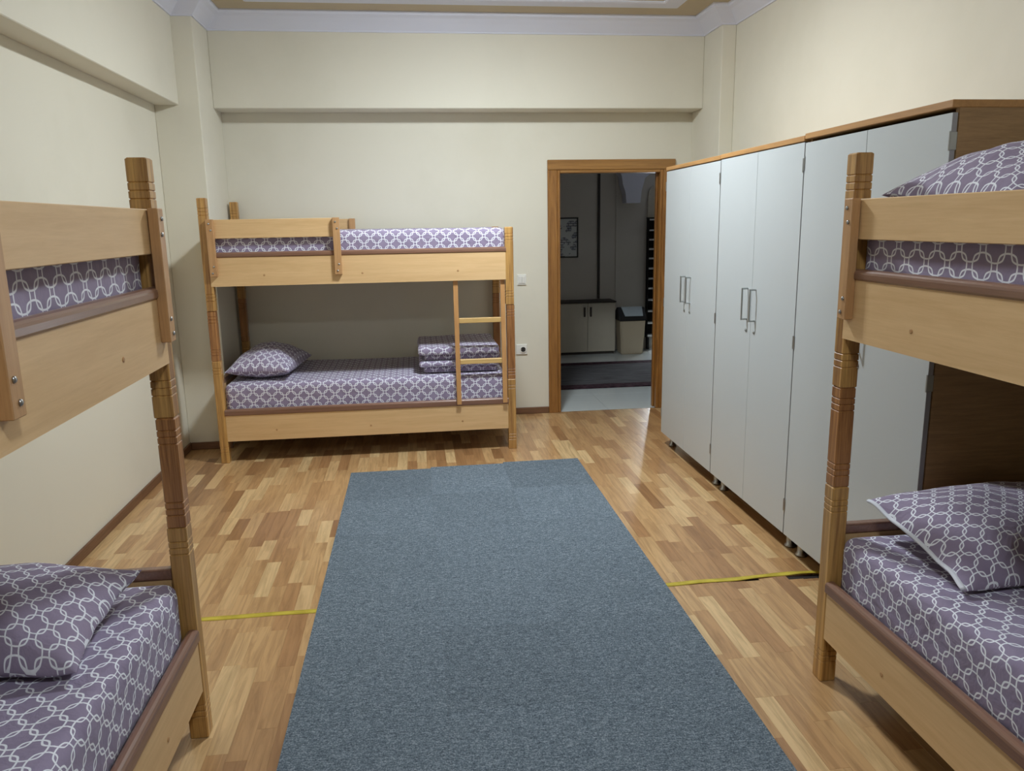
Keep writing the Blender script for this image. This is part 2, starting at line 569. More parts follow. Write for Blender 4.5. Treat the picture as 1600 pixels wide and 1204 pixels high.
# ------------------------------------------------------------------ corridor shell
CX0, CX1, CY0 = -0.2, 4.6, YB + WB
fc = struct(new_obj('floor_corridor', bx(CX0 - 0.1, CX1 + 0.1, YB + 0.02, YC + 0.1, -0.1, -0.006), M['grout']), 'polished white tile floor of the dark corridor')
tiles_mesh = None
ty = YB + 0.022
while ty < YC:
    tx = CX0
    ny = min(ty + 0.598, YC)
    while tx < CX1:
        if ny - ty > 0.55:
            if tiles_mesh is None:
                ob = new_obj('floor_tile', bx(0, 0.596, 0, 0.596, -0.006, -0.0005, 0.0008), M['tile'], fc)
                tiles_mesh = ob.data
            else:
                ob = bpy.data.objects.new('floor_tile', tiles_mesh)
                COL.objects.link(ob)
                ob.parent = fc
        else:
            ob = new_obj('floor_tile', bx(0, 0.596, 0, ny - ty, -0.006, -0.0005, 0.0008), M['tile'], fc)
        ob.location = (tx, ty, 0)
        tx += 0.598
    ty += 0.598
bm = bmesh.new(); box(bm, CX0, CX1, YC, YC + 0.1, -0.1, 2.7)
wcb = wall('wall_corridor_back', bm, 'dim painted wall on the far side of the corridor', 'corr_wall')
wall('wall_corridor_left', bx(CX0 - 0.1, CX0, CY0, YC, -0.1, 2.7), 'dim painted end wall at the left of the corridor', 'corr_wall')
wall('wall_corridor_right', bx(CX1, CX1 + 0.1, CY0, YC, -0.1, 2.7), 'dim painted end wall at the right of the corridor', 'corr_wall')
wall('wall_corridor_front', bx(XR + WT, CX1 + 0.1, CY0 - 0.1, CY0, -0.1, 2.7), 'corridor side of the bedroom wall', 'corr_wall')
wall('ceiling_corridor', bx(CX0 - 0.1, CX1 + 0.1, CY0, YC + 0.1, 2.6, 2.7), 'white corridor ceiling', 'white_plaster')
new_obj('wall_return', bx(2.44, 2.80, YC - 0.012, YC, 0, 2.6), M['corr_wall'], wcb)
bm = bmesh.new()
prism(bm, [(2.40, 2.6), (2.41, 2.16), (2.455, 2.10), (2.47, 2.0), (2.505, 1.90), (2.515, 1.785), (2.685, 1.785), (2.70, 1.93), (2.74, 2.07), (2.86, 2.16), (2.9, 2.6)], 'y', YC - 0.20, YC - 0.012)
new_obj('arch_corbel', bm, M['white_plaster'], wcb)

# unseen glowing strip added behind the right jamb for the streak on the floor
wn = struct(empty('added_glow_strip_1', (2.975, YC, 0)), 'unseen glowing glass strip added in the corridor wall')
t = NT('added_glow_glass')
t.col((0.8, 0.85, 0.9, 1))
t.b.inputs['Emission Color'].default_value = (0.86, 0.93, 1.0, 1)
t.b.inputs['Emission Strength'].default_value = GLOW_STRIP_L
new_obj('glow_strip_pane', bx(0.015, 0.085, -0.012, -0.004, 0.03, 1.95), t.m, wn)
for a in ((0.0, 0.015, 0.0, 2.0), (0.085, 0.12, 0.0, 2.0), (0.015, 0.085, 0.0, 0.03), (0.015, 0.085, 1.95, 2.0)):
    new_obj('glow_strip_frame', bx(a[0], a[1], -0.03, -0.0005, a[2], a[3], 0.002), M['white_plastic'], wn)

# ------------------------------------------------------------------ bunk beds
L, D, PW = 2.035, 0.975, 0.056

def post_seg(bm, cx, cy, z0, z1, grooves, hw):
    g, gd, ch = 0.0028, 0.0028, 0.0035
    secs = [(z0, hw - 0.003), (z0 + 0.003, hw)]
    for z in sorted(grooves):
        secs += [(z - g, hw), (z, hw - gd), (z + g, hw)]
    secs += [(z1 - 0.004, hw), (z1, hw - 0.004)]
    rings = []
    for z, h in secs:
        c = ch
        pts = [(h, -h + c), (h, h - c), (h - c, h), (-h + c, h), (-h, h - c), (-h, -h + c), (-h + c, -h), (h - c, -h)]
        rings.append([bm.verts.new((cx + a, cy + b, z)) for a, b in pts])
    for A, B in zip(rings[:-1], rings[1:]):
        for i in range(8):
            bm.faces.new((A[i], A[(i + 1) % 8], B[(i + 1) % 8], B[i]))
    bm.faces.new(rings[0][::-1])
    bm.faces.new(rings[-1])

def bullnose(bm, u0, u1, v0, v1, z0, z1, m):
    """brown edge trim: rounded top, in (v, z) section"""
    n = 7
    cz = z1 - 0.014
    pts = [(v0, z0), (v0 - 0.006, z0 + 0.006), (v0 - 0.006, cz)]
    for i in range(1, n):
        a = math.pi - math.pi * i / n
        pts.append(((v0 - 0.006 + v1) / 2 + math.cos(a) * (v1 - v0 + 0.006) / 2, cz + math.sin(a) * 0.014))
    pts += [(v1, cz), (v1, z0)]
    prism(bm, [(m * p[0], p[1]) for p in pts], 'x', u0, u1)

def build_bunk(loc, rz, m, label, guard_len, back_guard_len, seed, low_z=0.165):
    rg = random.Random(seed)
    root = empty('bunk_bed', loc, rz)
    tag(root, label, 'bunk bed', 'wooden bunk beds')
    hw = PW / 2
    # posts
    for (head, front) in ((1, 1), (1, 0), (0, 1), (0, 0)):
        cu = hw if head else L - hw
        cv = m * (hw if front else D - hw)
        if head:
            j1, j2, top = 0.706, 1.040, 1.765
            g1, g2, g3 = [.660, .640, .620, .115, .095, .075], [1.004, .984, .963, .785, .765, .745], [1.700, 1.678, 1.656, 1.150, 1.128, 1.106]
        else:
            j1, j2, top = 0.506, 1.027, 1.550
            g1, g2, g3 = [.462, .440, .110, .090, .070], [.992, .972, .952, .580, .560, .540], [1.505, 1.484, 1.463, 1.120, 1.100, 1.080]
        bm = bmesh.new(); post_seg(bm, cu, cv, 0, j1, g1, hw)
        p = new_obj('post', bm, M['post'], root)
        dx, dy = rg.uniform(-.003, .004), rg.uniform(-.003, .003)
        bm = bmesh.new(); post_seg(bm, cu + dx, cv + dy, j1, j2, g2, hw - 0.001)
        s2 = new_obj('post_segment', bm, M['post_red'], p)
        bm = bmesh.new(); post_seg(bm, cu + rg.uniform(-.002, .002), cv, j2, top, g3, hw)
        new_obj('post_segment', bm, M['post'], p)
    # side rails with rounded brown edging
    for lo, (zb, zt, ztrim) in ((1, (low_z, 0.330, 0.375)), (0, (1.200, 1.386, 1.420))):
        for front in (1, 0):
            v0, v1 = (0.002, 0.026) if front else (D - 0.026, D - 0.002)
            bm = bmesh.new()
            if lo:
                pts = [(PW, zb), (L - PW, zb), (L - PW, zt), (PW, zt)]
            else:
                pts = [(PW - 0.012, zb), (L - PW, zb), (L - PW, zt), (PW - 0.012, zt)]
            if not lo and front:
                v0 = -0.001
            prism(bm, pts, 'y', m * v0, m * v1)
            rail = new_obj('side_rail', bm, M['board'], root)
            bm = bmesh.new()
            if front:
                bullnose(bm, PW - 0.004, L - PW + 0.004, v0, v1 + 0.006, zt, ztrim, m)
            else:
                bullnose(bm, PW, L - PW, -v1, -v0 + 0.006, zt, ztrim, -m)
            new_obj('rail_edging', bm, M['trim'], rail, smooth=False)
            if front:
                for uu in (0.385, 1.02, 1.655):
                    bm = bmesh.new()
                    zz = zb + 0.068
                    lathe(bm, [(0.007, -0.002), (0.007, 0.0012), (0.005, 0.0022)], 12, (uu, m * (v0), zz), (0, -m, 0))
                    new_obj('screw_cap', bm, M['bracket'], rail)
    # end panels
    for head in (1, 0):
        u0, u1 = (0.016, 0.040) if head else (L - 0.040, L - 0.016)
        for zb, zt in (((0.20, 0.535), (1.22, 1.545)) if head else ((0.20, 0.46), (1.22, 1.40))):
            pn = new_obj('end_panel', bx(u0, u1, m * PW, m * (D - PW), zb, zt), M['board'], root)
            new_obj('panel_edging', bx(u0 - 0.004, u1 + 0.004, m * PW, m * (D - PW), zt, zt + 0.036, 0.006, 2), M['trim'], pn)
    # bed bases
    for z in (0.335, 1.350):
        new_obj('bed_base', bx(0.042, L - 0.042, m * 0.028, m * (D - 0.028), z - 0.018, z), M['base'], root)
    # guard rails
    for front, gl in ((1, guard_len), (0, back_guard_len)):
        if front:
            ga, gb, ba, bb = 0.002, 0.024, -0.028, -0.001
        else:
            ga, gb, ba, bb = D - 0.024, D - 0.002, D - 0.054, D - 0.0265
        g = new_obj('guard_rail', bx(PW + 0.0005, gl - 0.004, m * ga, m * gb, 1.508, 1.628, 0.002), M['board'], root)
        for k, u in enumerate((PW - 0.006, gl - 0.048)):
            z0 = 1.262 + (0.0 if k else 0.004)
            new_obj('guard_bracket', bx(u, u + 0.046, m * ba, m * bb, z0, 1.630, 0.002), M['bracket'], g)
            if front:
                for zz in (1.602, 1.560, 1.330, 1.288):
                    bm = bmesh.new()
                    lathe(bm, [(0.0065, 0.0), (0.006, 0.0025), (0.0035, 0.0045), (0.0005, 0.005)], 12,
                          (u + 0.023 + (0.006 if zz in (1.56, 1.33) else -0.004), m * ba, zz), (0, -m, 0))
                    new_obj('screw', bm, M['chrome'], g, smooth=True)
    # ladder
    for u in (1.620, 1.942):
        bm = bmesh.new()
        prism(bm, [(-0.022 * m, 0.348), (0.010 * m, 0.348), (0.050 * m, 1.36), (0.028 * m, 1.36)] if False else
              [(-0.024 * m, 0.345), (-0.0075 * m, 0.345), (0.052 * m, 1.34), (0.0275 * m, 1.34)], 'x', u, u + 0.031)
        new_obj('ladder_stile', bm, M['ladder'], root)
    for zc in (0.925, 0.642):
        vv = -0.016 + (zc - 0.345) / 0.995 * 0.056
        new_obj('ladder_rung', bx(1.651, 1.942, m * (vv - 0.010), m * (vv + 0.018), zc - 0.017, zc + 0.017, 0.003), M['rung'], root)
    return root

far_bed = build_bunk((-1.369, 5.290, 0), 0, 1, 'wooden bunk bed standing lengthwise against the far wall', 0.892, 0.925, 1, 0.152)
left_bed = build_bunk((-0.709, 2.333, 0), -math.pi / 2, -1, 'wooden bunk bed along the left wall, cut off by the left edge', 0.972, 0.972, 2)
right_bed = build_bunk((1.333, 2.333, 0), -math.pi / 2, 1, 'wooden bunk bed on the right in front of the wardrobes', 0.972, 0.972, 3)

def to_world(bed, m, u, v, z):
    return bed.matrix_basis @ Vector((u, m * v, z))

# ------------------------------------------------------------------ mattresses
def rounded_box(LX, LY, H, r, nx_, ny_, nz_, wob, seed, mat, name):
    bm = bmesh.new()
    uvl = bm.loops.layers.uv.new('UVMap')
    hx, hy = LX / 2, LY / 2
    def lin(a, b, n):      # denser close to the ends
        out = []
        for i in range(n + 1):
            s_ = i / n
            s_ = s_ - 0.12 * math.sin(2 * math.pi * s_)
            out.append(a + (b - a) * s_)
        return out
    X, Y, Z = lin(-hx, hx, nx_), lin(-hy, hy, ny_), lin(0, H, nz_)
    def place(p):
        q = Vector((max(-hx + r, min(hx - r, p[0])), max(-hy + r, min(hy - r, p[1])), max(r * .6, min(H - r, p[2]))))
        d = Vector(p) - q
        if d.length > 1e-9:
            rr = r if p[2] > H / 2 else r
            n_ = d.normalized()
            d = Vector((n_.x * r, n_.y * r, n_.z * (r if p[2] > H / 2 else r * .6)))
            res = q + d
        else:
            res = Vector(p)
        w = noise.noise(Vector((p[0] * 5 + seed, p[1] * 5, p[2] * 9)))
        w2 = noise.noise(Vector((p[0] * 1.6 + seed * 3, p[1] * 2, p[2] * 2)))
        if p[2] > H * 0.6:
            res.z += wob * (w * 0.5 + w2)
        side = noise.noise(Vector((p[0] * 9 + seed, p[1] * 9, p[2] * 6 + 9)))
        if abs(p[1]) > hy - 1e-6: res.y += math.copysign(1, p[1]) * (-abs(side) * wob * 0.8)
        if abs(p[0]) > hx - 1e-6: res.x += math.copysign(1, p[0]) * (-abs(side) * wob * 0.8)
        return res
    def grid(A, B, f, uvf):
        vv = [[(bm.verts.new(place(f(a, b))), f(a, b)) for b in B] for a in A]
        for i in range(len(A) - 1):
            for j in range(len(B) - 1):
                q = [vv[i][j], vv[i + 1][j], vv[i + 1][j + 1], vv[i][j + 1]]
                fc_ = bm.faces.new([k[0] for k in q])
                for lp, k in zip(fc_.loops, q):
                    lp[uvl].uv = uvf(k[1])
    grid(X, Y, lambda a, b: (a, b, H), lambda p: (p[0], p[1]))
    grid(X, Y, lambda a, b: (a, b, 0), lambda p: (p[0], p[1]))
    grid(X, Z, lambda a, b: (a, -hy, b), lambda p: (p[0], -hy - (H - p[2])))
    grid(X, Z, lambda a, b: (a, hy, b), lambda p: (p[0], hy + (H - p[2])))
    grid(Y, Z, lambda a, b: (-hx, a, b), lambda p: (-hx - (H - p[2]), p[0] * 0 + p[1]))
    grid(Y, Z, lambda a, b: (hx, a, b), lambda p: (hx + (H - p[2]), p[1]))
    bmesh.ops.remove_doubles(bm, verts=bm.verts, dist=0.0004)
    return new_obj(name, bm, mat, smooth=True)

def mattress(bed, m, z0, z1, label, seed):
    LX, LY = L - 0.10, D - 0.074
    o_ = rounded_box(LX, LY, z1 - z0, 0.040, 70, 36, 9, 0.006, seed, M['fabric'], 'mattress')
    o_.location = to_world(bed, m, L / 2, D / 2, z0)
    o_.rotation_euler = bed.rotation_euler
    tag(o_, label, 'mattress', 'mattresses in patterned sheets')
    return o_
mattress(far_bed, 1, 0.336, 0.540, 'sheeted mattress on the lower bunk by the far wall', 1.0)
mattress(far_bed, 1, 1.351, 1.548, 'sheeted mattress on the upper bunk by the far wall', 2.0)
mattress(left_bed, -1, 0.336, 0.540, 'sheeted mattress on the lower left bunk, beneath a pillow', 3.0)
mattress(left_bed, -1, 1.351, 1.548, 'sheeted mattress on the upper left bunk behind its guard rail', 4.0)
mattress(right_bed, 1, 0.336, 0.540, 'sheeted mattress on the lower right bunk, beneath a pillow', 5.0)
mattress(right_bed, 1, 1.351, 1.548, 'sheeted mattress on the upper right bunk behind its guard rail', 6.0)

# ------------------------------------------------------------------ pillows
def pillow(W, DD, T, loc, rot, rest_z, label, seed, piping=False, uvrot=0.0, sag=0.0):
    n = 40
    bm = bmesh.new()
    uvl = bm.loops.layers.uv.new('UVMap')
    E_ = Euler(rot).to_matrix()
    def pt(a, b, top):
        x = W / 2 * a * (1 - 0.075 * (1 - b * b))
        y = DD / 2 * b * (1 - 0.075 * (1 - a * a))
        h = max(0.0, (1 - abs(a) ** 2.2) * (1 - abs(b) ** 2.2)) ** 0.55
        ed = min(1 - abs(a), 1 - abs(b))
        wr = noise.noise(Vector((a * 2.2 + seed, b * 2.2, 3.1 * seed))) * 0.16
        # pull wrinkles running in from the corners
        cr = noise.noise(Vector((a * 1.2 + seed * 2, (abs(a) - abs(b)) * 9, b))) * 0.05 * (1 - h)
        z = T * (0.62 if top else -0.38) * h * (1 + wr + cr)
        z += 0.012 * noise.noise(Vector((a * 3 + seed, b * 3, 7))) * (1 - h)
        if ed < 1e-6:
            z = 0.012 * noise.noise(Vector((a * 3 + seed, b * 3, 7)))
        return Vector((x, y, z - sag * (a * a + b * b) * 0.5 * (0.4 + 0.6 * (1 - h))))
    border = {}
    P3 = []
    for top in (1, 0):
        vv = {}
        for i in range(n + 1):
            for j in range(n + 1):
                a, b = math.sin(math.pi / 2 * (-1 + 2 * i / n)), math.sin(math.pi / 2 * (-1 + 2 * j / n))
                key = (i, j)
                isb = i in (0, n) or j in (0, n)
                if isb and key in border:
                    vv[key] = border[key]
                else:
                    vv[key] = bm.verts.new(E_ @ pt(a, b, top))
                    if isb: border[key] = vv[key]
        for i in range(n):
            for j in range(n):
                q = [(i, j), (i + 1, j), (i + 1, j + 1), (i, j + 1)]
                f_ = bm.faces.new([vv[k] for k in q])
                for lp, k in zip(f_.loops, q):
                    a, b = math.sin(math.pi / 2 * (-1 + 2 * k[0] / n)), math.sin(math.pi / 2 * (-1 + 2 * k[1] / n))
                    x, y = W / 2 * a, DD / 2 * b
                    c_, s_ = math.cos(uvrot), math.sin(uvrot)
                    lp[uvl].uv = (x * c_ - y * s_ + (0 if top else 0.03), x * s_ + y * c_)
    # settle: nothing below the surface it lies on (a soft base flattens)
    zmin = min(v_.co.z for v_ in bm.verts)
    sink = 0.030
    for v_ in bm.verts:
        zz = v_.co.z - zmin - sink
        v_.co.z = zz if zz > 0.004 else 0.004 + 0.10 * max(zz, -0.04) * 0
    edge = [border[(0, j)].co.copy() for j in range(n + 1)]
    o_ = new_obj('pillow', bm, M['fabric_p'], smooth=True)
    o_.location = (loc[0], loc[1], rest_z)
    tag(o_, label, 'pillow', 'pillows in patterned cases')
    if piping:
        bm = bmesh.new()
        pts = [p + Vector((-0.001, 0, 0.004)) for p in edge[3:-4]]
        rings = []
        for i, p in enumerate(pts):
            d = (pts[min(i + 1, len(pts) - 1)] - pts[max(i - 1, 0)]).normalized()
            a_ = d.cross(Vector((0, 0, 1))).normalized()
            b_ = a_.cross(d)
            rings.append([bm.verts.new(p + a_ * 0.0095 * math.cos(q) + b_ * 0.0055 * math.sin(q)) for q in [2 * math.pi * k / 8 for k in range(8)]])
        for A, B in zip(rings[:-1], rings[1:]):
            for k in range(8):
                bm.faces.new((A[k], A[(k + 1) % 8], B[(k + 1) % 8], B[k]))
        bm.faces.new(rings[0][::-1]); bm.faces.new(rings[-1])
        p_ = new_obj('zip_tape', bm, M['piping'], o_, smooth=True)
        p_['label'] = 'white zip tape along the open edge'
    return o_
rad = math.radians
pillow(0.44, 0.68, 0.23, (-1.07, 5.72), (0, 0, rad(-6)), 0.543, 'plump pillow at the left end of the far lower bunk', 1.3, False, rad(0))
pillow(0.68, 0.43, 0.20, (-1.155, 1.972), (rad(8), 0, rad(-2)), 0.543, 'patterned pillow on the lower left bunk near the post', 2.1, False, rad(-4))
pillow(0.70, 0.49, 0.20, (1.815, 2.06), (rad(11), 0, rad(1)), 0.543, 'patterned pillow with white zip edge on the lower right bunk', 3.7, True, rad(-6))
pillow(0.76, 0.50, 0.25, (1.80, 2.03), (rad(3), 0, rad(4)), 1.551, 'puffy pillow showing above the upper right guard rail', 4.9, False, rad(0))

# ------------------------------------------------------------------ folded duvet on the far lower bunk
duvet = empty('folded_duvet', (0.295, 5.72, 0.541))
tag(duvet, 'folded patterned duvet stacked behind the ladder of the far bunk', 'duvet')
zz = 0.004
for k, (w_, d_, h_) in enumerate(((0.53, 0.60, 0.050), (0.56, 0.62, 0.046), (0.54, 0.60, 0.046), (0.58, 0.63, 0.056))):
    lay = rounded_box(w_, d_, h_, h_ * 0.47, 40, 40, 6, 0.012, 20.0 + k * 3, M['fabric'], 'duvet_fold')
    lay.parent = duvet
    lay.location = ((0.0, -0.016, 0.012, -0.012)[k], (0.008, -0.018, 0.010, -0.014)[k], zz)
    zz += h_ - 0.004

# ------------------------------------------------------------------ carpet of tiles
carpet = empty('carpet', (0.285, 2.4, 0))
tag(carpet, 'blue grey carpet of joined tiles laid down the middle of the floor', 'carpet')
cx = [-0.468, 0.046, 0.530, 1.038]
TY = [4.909, 4.936, 4.962]
rng = random.Random(3)
for c_ in range(3):
    y = TY[c_]
    r_ = 0
    while y > -1.0:
        h = 0.530
        bm = bx(cx[c_] + 0.0001 - 0.285, cx[c_ + 1] - 0.0001 - 0.285, y - h + 0.0001 - 2.4, y - 0.0001 - 2.4, 0.0022, 0.0075 + rng.uniform(-.0002, .0003), 0.0005)
        ct = new_obj('carpet_tile', bm, M['carpet'], carpet)
        sh = {(1, 0): 1.09, (2, 1): 1.07, (0, 1): 1.04, (1, 4): 0.93, (2, 4): 0.98, (1, 1): 0.98, (0, 0): 0.96, (2, 0): 0.95}.get((c_, r_), 1.0 + rng.uniform(-0.02, 0.02))
        ct.color = (sh, sh, sh, 1)      # dye-lot difference between tiles
        y -= h
        r_ += 1

# ------------------------------------------------------------------ yellow tape across the floor joint
bm = bmesh.new()
x = -1.60
prev = None
rng = random.Random(5)
while x < 1.80:
    loose = max(0.0, min(1.0, (x - 1.05) / 0.6))
    under = -0.47 < x < 1.04
    yc = TAPE_Y + (0.016 * loose + 0.006 * math.sin(x * 17) * (0.2 + loose) if not under else 0)
    w = 0.017 + (0.003 * noise.noise(Vector((x * 9, 2, 0))) if not under else 0)
    lift = 0.0 if under else loose * (0.004 + 0.004 * math.sin(x * 23))
    z = 0.0012 + max(0, lift)
    row = [bm.verts.new((x, yc - w, z)), bm.verts.new((x, yc - w * 0.1, z + 0.0008 if not under else z)), bm.verts.new((x, yc + w, 0.0012 + max(0, lift) * 0.4))]
    row += [bm.verts.new((v_.co.x, v_.co.y, v_.co.z - 0.0009)) for v_ in row]
    if prev:
        for i in range(2):
            bm.faces.new((prev[i], row[i], row[i + 1], prev[i + 1]))
            bm.faces.new((prev[i + 3], prev[i + 4], row[i + 4], row[i + 3]))
        bm.faces.new((prev[0], prev[3], row[3], row[0]))
        bm.faces.new((prev[2], row[2], row[5], prev[5]))
    prev = row
    x += 0.02
tp = new_obj('floor_tape', bm, M['tape'], smooth=True)
tag(tp, 'yellow tape strip across the floor joint, passing under the carpet', 'tape')

# ------------------------------------------------------------------ wardrobes
WX = 1.700          # front plane of the doors
def wardrobe(y0, y1, top, label, gap_top=0.004):
    """y0 near end, y1 far end"""
    W_ = y1 - y0
    root = empty('wardrobe', (WX, y0, 0))
    tag(root, label, 'wardrobe', 'white two-door wardrobes')
    bz = 0.098
    xb = XR - 0.020 - WX
    T = 0.018
    xc = 0.0225      # carcass front, behind the doors
    g = 0.0015
    new_obj('side_panel', bx(xc, xb, g, g + T, bz, top - 0.024), M['ward_side'], root)
    new_obj('side_panel', bx(xc, xb, W_ - g - T, W_ - g, bz, top - 0.024), M['ward_side'], root)
    new_obj('bottom_panel', bx(xc, xb, g + T, W_ - g - T, bz, bz + T), M['ward_side'], root)
    new_obj('back_panel', bx(xb - 0.006, xb, g + T, W_ - g - T, bz + T, top - 0.024), M['dark_gap'], root)
    new_obj('shelf', bx(xc + 0.02, xb - 0.006, g + T, W_ - g - T, top - 0.36, top - 0.342), M['ward_side'], root)
    new_obj('top_panel', bx(-0.004, xb, g * 0.3, W_ - g * 0.3, top - 0.024, top, 0.002), M['ward_top'], root)
    mid = W_ / 2
    for k, (a, b) in enumerate(((0.003, mid - 0.0012), (mid + 0.0012, W_ - 0.003))):
        dr = new_obj('door', bx(0.0, 0.018, a, b, 0.094, top - 0.025 - gap_top, 0.001), M['ward_door'], root)
        if k == 0:
            eb = new_obj('edge_band', bx(0.0005, 0.0175, a - 0.0008, a - 0.0001, 0.095, top - 0.026 - gap_top), M['ward_edge'], dr)
        hy = mid + (-0.048 if k == 0 else 0.048)
        bm = bmesh.new()
        r = 0.0045
        tube(bm, (-0.030, hy, 1.062), (-0.030, hy, 1.228), r, 10)
        tube(bm, (0.001, hy, 1.066), (-0.033, hy, 1.066), r, 10)
        tube(bm, (0.001, hy, 1.224), (-0.033, hy, 1.224), r, 10)
        new_obj('handle', bm, M['steel_dark'], dr)
        bm = bmesh.new()
        lathe(bm, [(0.009, 0), (0.009, 0.003), (0.006, 0.005), (0.0025, 0.008)], 12, (0, hy, 1.008), (-1, 0, 0))
        new_obj('lock', bm, M['steel_dark'], dr)
        ye = 0.001 if k == 0 else W_ - 0.001
        for hz in (top - 0.125, 1.02, 0.24):
            bm = bmesh.new()
            s_ = 1 if k == 0 else -1
            box(bm, -0.0022, 0.0215, min(ye, ye + s_ * 0.006), max(ye, ye + s_ * 0.006), hz - 0.028, hz + 0.028, 0.001)
            tube(bm, (-0.002, ye + s_ * 0.003, hz - 0.03), (-0.002, ye + s_ * 0.003, hz + 0.03), 0.003, 8)
            new_obj('hinge', bm, M['chrome'], dr)
    for fx in (0.070, xb - 0.06):
        for fy in (0.055, W_ - 0.055):
            bm = bmesh.new()
            lathe(bm, [(0.028, 0), (0.028, 0.010), (0.020, 0.016), (0.019, 0.05), (0.026, 0.080), (0.032, 0.098)], 16, (fx, fy, 0))
            new_obj('foot', bm, M['chrome'], root, smooth=True)
    return root
wardrobe(4.268, 5.214, 1.922, 'white two-door wardrobe farthest away, next to the doorway')
wardrobe(3.322, 4.266, 1.924, 'white two-door wardrobe in the middle of the row of three', 0.003)
wardrobe(2.372, 3.320, 1.931, 'white two-door wardrobe nearest, half hidden by the right bunk', 0.014)

# ------------------------------------------------------------------ switch and socket
def plate(name, x0, x1, z0, z1, label, cat):
    w, h = x1 - x0, z1 - z0
    root = empty(name, ((x0 + x1) / 2, YB, (z0 + z1) / 2))
    tag(root, label, cat)
    new_obj('cover_plate', bx(-w / 2, w / 2, -0.012, 0, -h / 2, h / 2, 0.004, 2), M['white_plastic'], root)
    return root
s_ = plate('light_switch', 0.818, 0.893, 1.080, 1.166, 'white double light switch on the far wall beside the bunk', 'light switch')
for k in (-1, 1):
    new_obj('rocker', bx(k * 0.0135 - 0.0125, k * 0.0135 + 0.0125, -0.019, -0.0125, -0.029, 0.029, 0.002), M['white_plastic'], s_)
s_ = plate('wall_socket', 0.800, 0.893, 0.508, 0.592, 'white wall socket low on the far wall between bunk and doorway', 'socket')
bm = bmesh.new()
lathe(bm, [(0.027, 0), (0.027, 0.007), (0.021, 0.007), (0.021, 0.0005), (0.0005, 0.0005)], 20, (0.012, -0.0122, 0), (0, -1, 0))
new_obj('socket_well', bm, M['white_plastic'], s_)
bm = bmesh.new()
lathe(bm, [(0.0205, 0), (0.0205, 0.001)], 20, (0.012, -0.0130, 0), (0, -1, 0))
new_obj('socket_face', bm, M['plastic_dark'], s_)
bm = bmesh.new()
for k in (-1, 1):
    tube(bm, (0.012 + k * 0.017, -0.0142, 0), (0.012 + k * 0.017, -0.0172, 0), 0.004, 8)
new_obj('earth_clip', bm, M['chrome'], s_)

# ------------------------------------------------------------------ corridor furniture
rug = new_obj('runner_rug', bx(CX0 + 0.3, 3.9, 7.17, 8.53, 0.0005, 0.010, 0.002), M['rug'])
tag(rug, 'dark runner rug with striped borders on the corridor tiles', 'rug')

cabn = empty('low_cabinet', (1.665, 9.10, 0))
tag(cabn, 'low cream two-door cabinet against the corridor wall', 'cabinet')
new_obj('body', bx(0.02, 0.705, 0.020, 0.29, 0.03, 0.622), M['cab'], cabn)
new_obj('plinth', bx(0.03, 0.695, 0.03, 0.28, 0.0, 0.03), M['cab_dark'], cabn)
new_obj('cabinet_top', bx(0.01, 0.715, -0.004, 0.295, 0.623, 0.640, 0.003), M['cab_dark'], cabn)
for a, b, hx in ((0.022, 0.361, 0.325), (0.365, 0.703, 0.402)):
    d_ = new_obj('door', bx(a, b, 0.0, 0.018, 0.035, 0.619, 0.002), M['cab'], cabn)
    new_obj('handle', bx(hx - 0.011, hx + 0.011, -0.016, -0.0005, 0.46, 0.575, 0.004), M['cab_dark'], d_)

bn = empty('waste_bin', (2.555, 9.10, 0))
tag(bn, 'tall beige swing-lid waste bin beside the corridor cabinet', 'bin')
bm = bmesh.new()
def frustum(bm, w0, d0, w1, d1, z0, z1):
    A = [bm.verts.new((x * w0 / 2, y * d0 / 2, z0)) for x, y in ((-1, -1), (1, -1), (1, 1), (-1, 1))]
    B = [bm.verts.new((x * w1 / 2, y * d1 / 2, z1)) for x, y in ((-1, -1), (1, -1), (1, 1), (-1, 1))]
    for i in range(4): bm.faces.new((A[i], A[(i + 1) % 4], B[(i + 1) % 4], B[i]))
    bm.faces.new(A[::-1]); bm.faces.new(B)
frustum(bm, 0.265, 0.20, 0.31, 0.24, 0, 0.415)
bmesh.ops.bevel(bm, geom=list(bm.edges), offset=0.012, segments=2, affect='EDGES')
new_obj('bucket', bm, M['bin_beige'], bn)
bm = bmesh.new()
prism(bm, [(-0.128, 0.408), (0.128, 0.408), (0.125, 0.50), (0.03, 0.562), (-0.03, 0.562), (-0.122, 0.455)], 'x', -0.165, 0.165)
bmesh.ops.bevel(bm, geom=list(bm.edges), offset=0.008, segments=2, affect='EDGES')
new_obj('lid_frame', bm, M['black_plastic'], bn)
bm = bmesh.new()
A = Vector((0, -0.122, 0.462)); B = Vector((0, -0.030, 0.562))
nrm = Vector((0, -(B.z - A.z), B.y - A.y)).normalized()
q = [A + Vector((-0.10, 0, 0)), A + Vector((0.118, 0, 0)), B + Vector((0.128, 0, 0)), B + Vector((-0.128, 0, 0))]
vv0 = [bm.verts.new(p + nrm * 0.002) for p in q]
vv1 = [bm.verts.new(p + nrm * 0.012) for p in q]
for i in range(4): bm.faces.new((vv0[i], vv0[(i + 1) % 4], vv1[(i + 1) % 4], vv1[i]))
bm.faces.new(vv0[::-1]); bm.faces.new(vv1)
new_obj('swing_lid', bm, M['lid_grey'], bn)

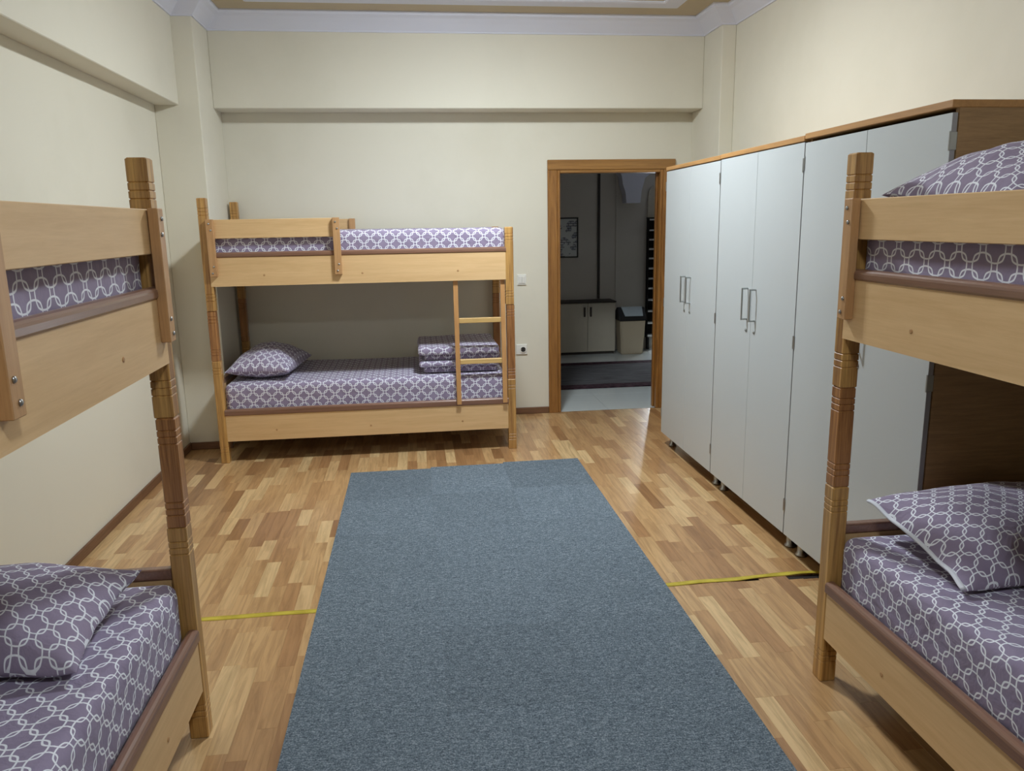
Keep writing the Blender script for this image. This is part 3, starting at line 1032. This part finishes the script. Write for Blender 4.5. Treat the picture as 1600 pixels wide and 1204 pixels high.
pic = empty('wall_plan', (1.80, YC, 1.39))
tag(pic, 'black framed floor plan hanging on the corridor wall', 'picture')
fw, fh = 0.345, 0.476
for a in (bx(-fw / 2, fw / 2, -0.02, 0, fh / 2 - 0.014, fh / 2), bx(-fw / 2, fw / 2, -0.02, 0, -fh / 2, -fh / 2 + 0.014),
          bx(-fw / 2, -fw / 2 + 0.014, -0.02, 0, -fh / 2 + 0.014, fh / 2 - 0.014), bx(fw / 2 - 0.014, fw / 2, -0.02, 0, -fh / 2 + 0.014, fh / 2 - 0.014)):
    new_obj('frame_bar', a, M['frame_black'], pic)
new_obj('plan_sheet', bx(-fw / 2 + 0.0145, fw / 2 - 0.0145, -0.008, -0.001, -fh / 2 + 0.0145, fh / 2 - 0.0145), M['print'], pic)

cond = new_obj('conduit', bx(2.212, 2.242, YC - 0.02, YC, 0.646, 2.6, 0.002), M['pipe'])
tag(cond, 'dark vertical conduit on the corridor wall above the cabinet', 'conduit')

rack = empty('shoe_rack', (2.826, 9.29, 0))
tag(rack, 'tall dark shoe rack with white shelf edges in the corridor', 'rack')
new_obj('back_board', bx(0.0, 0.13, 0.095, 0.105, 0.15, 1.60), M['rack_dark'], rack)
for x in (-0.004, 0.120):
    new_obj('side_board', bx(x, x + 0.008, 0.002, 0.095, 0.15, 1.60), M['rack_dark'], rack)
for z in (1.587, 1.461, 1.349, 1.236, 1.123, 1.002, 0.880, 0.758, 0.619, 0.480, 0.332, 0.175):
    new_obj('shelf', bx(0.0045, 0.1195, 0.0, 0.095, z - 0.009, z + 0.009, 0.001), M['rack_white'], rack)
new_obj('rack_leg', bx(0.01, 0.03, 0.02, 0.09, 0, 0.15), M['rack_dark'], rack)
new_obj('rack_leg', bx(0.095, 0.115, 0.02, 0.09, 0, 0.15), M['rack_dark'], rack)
bm = bmesh.new()
pts = [(0.0, 1.615)]
for i in range(9):
    a = math.pi - math.pi * i / 8
    pts.append((0.065 + 0.065 * math.cos(a), 1.84 + 0.14 * math.sin(a)))
pts.append((0.13, 1.615))
prism(bm, pts, 'y', 0.06, 0.085)
new_obj('crest_board', bm, M['cab'], rack)
new_obj('rack_top', bx(-0.006, 0.132, -0.004, 0.107, 1.601, 1.614, 0.001), M['rack_dark'], rack)

# ------------------------------------------------------------------ ceiling lamps
def ceiling_lamp(x, y, radiance, label):
    root = empty('ceiling_lamp', (x, y, ZC))
    tag(root, label, 'ceiling lamp', 'round ceiling lamps')
    bm = bmesh.new()
    lathe(bm, [(0.205, 0.0), (0.205, 0.018), (0.192, 0.026)], 28, (0, 0, 0), (0, 0, -1))
    new_obj('lamp_base', bm, M['white_plastic'], root)
    bm = bmesh.new()
    pr = []
    for i in range(0, 8):
        a = math.pi / 2 * i / 7
        pr.append((0.188 * math.cos(a), 0.026 + 0.045 * math.sin(a)))
    lathe(bm, pr, 24, (0, 0, 0), (0, 0, -1))
    new_obj('lamp_dome', bm, lamp_glass(radiance), root, smooth=True)
ceiling_lamp(*LAMP_MAIN, LAMP_MAIN_L, 'round white ceiling lamp over the far half of the room')
ceiling_lamp(*LAMP_NEAR, LAMP_NEAR_L, 'round white ceiling lamp over the near half of the room')
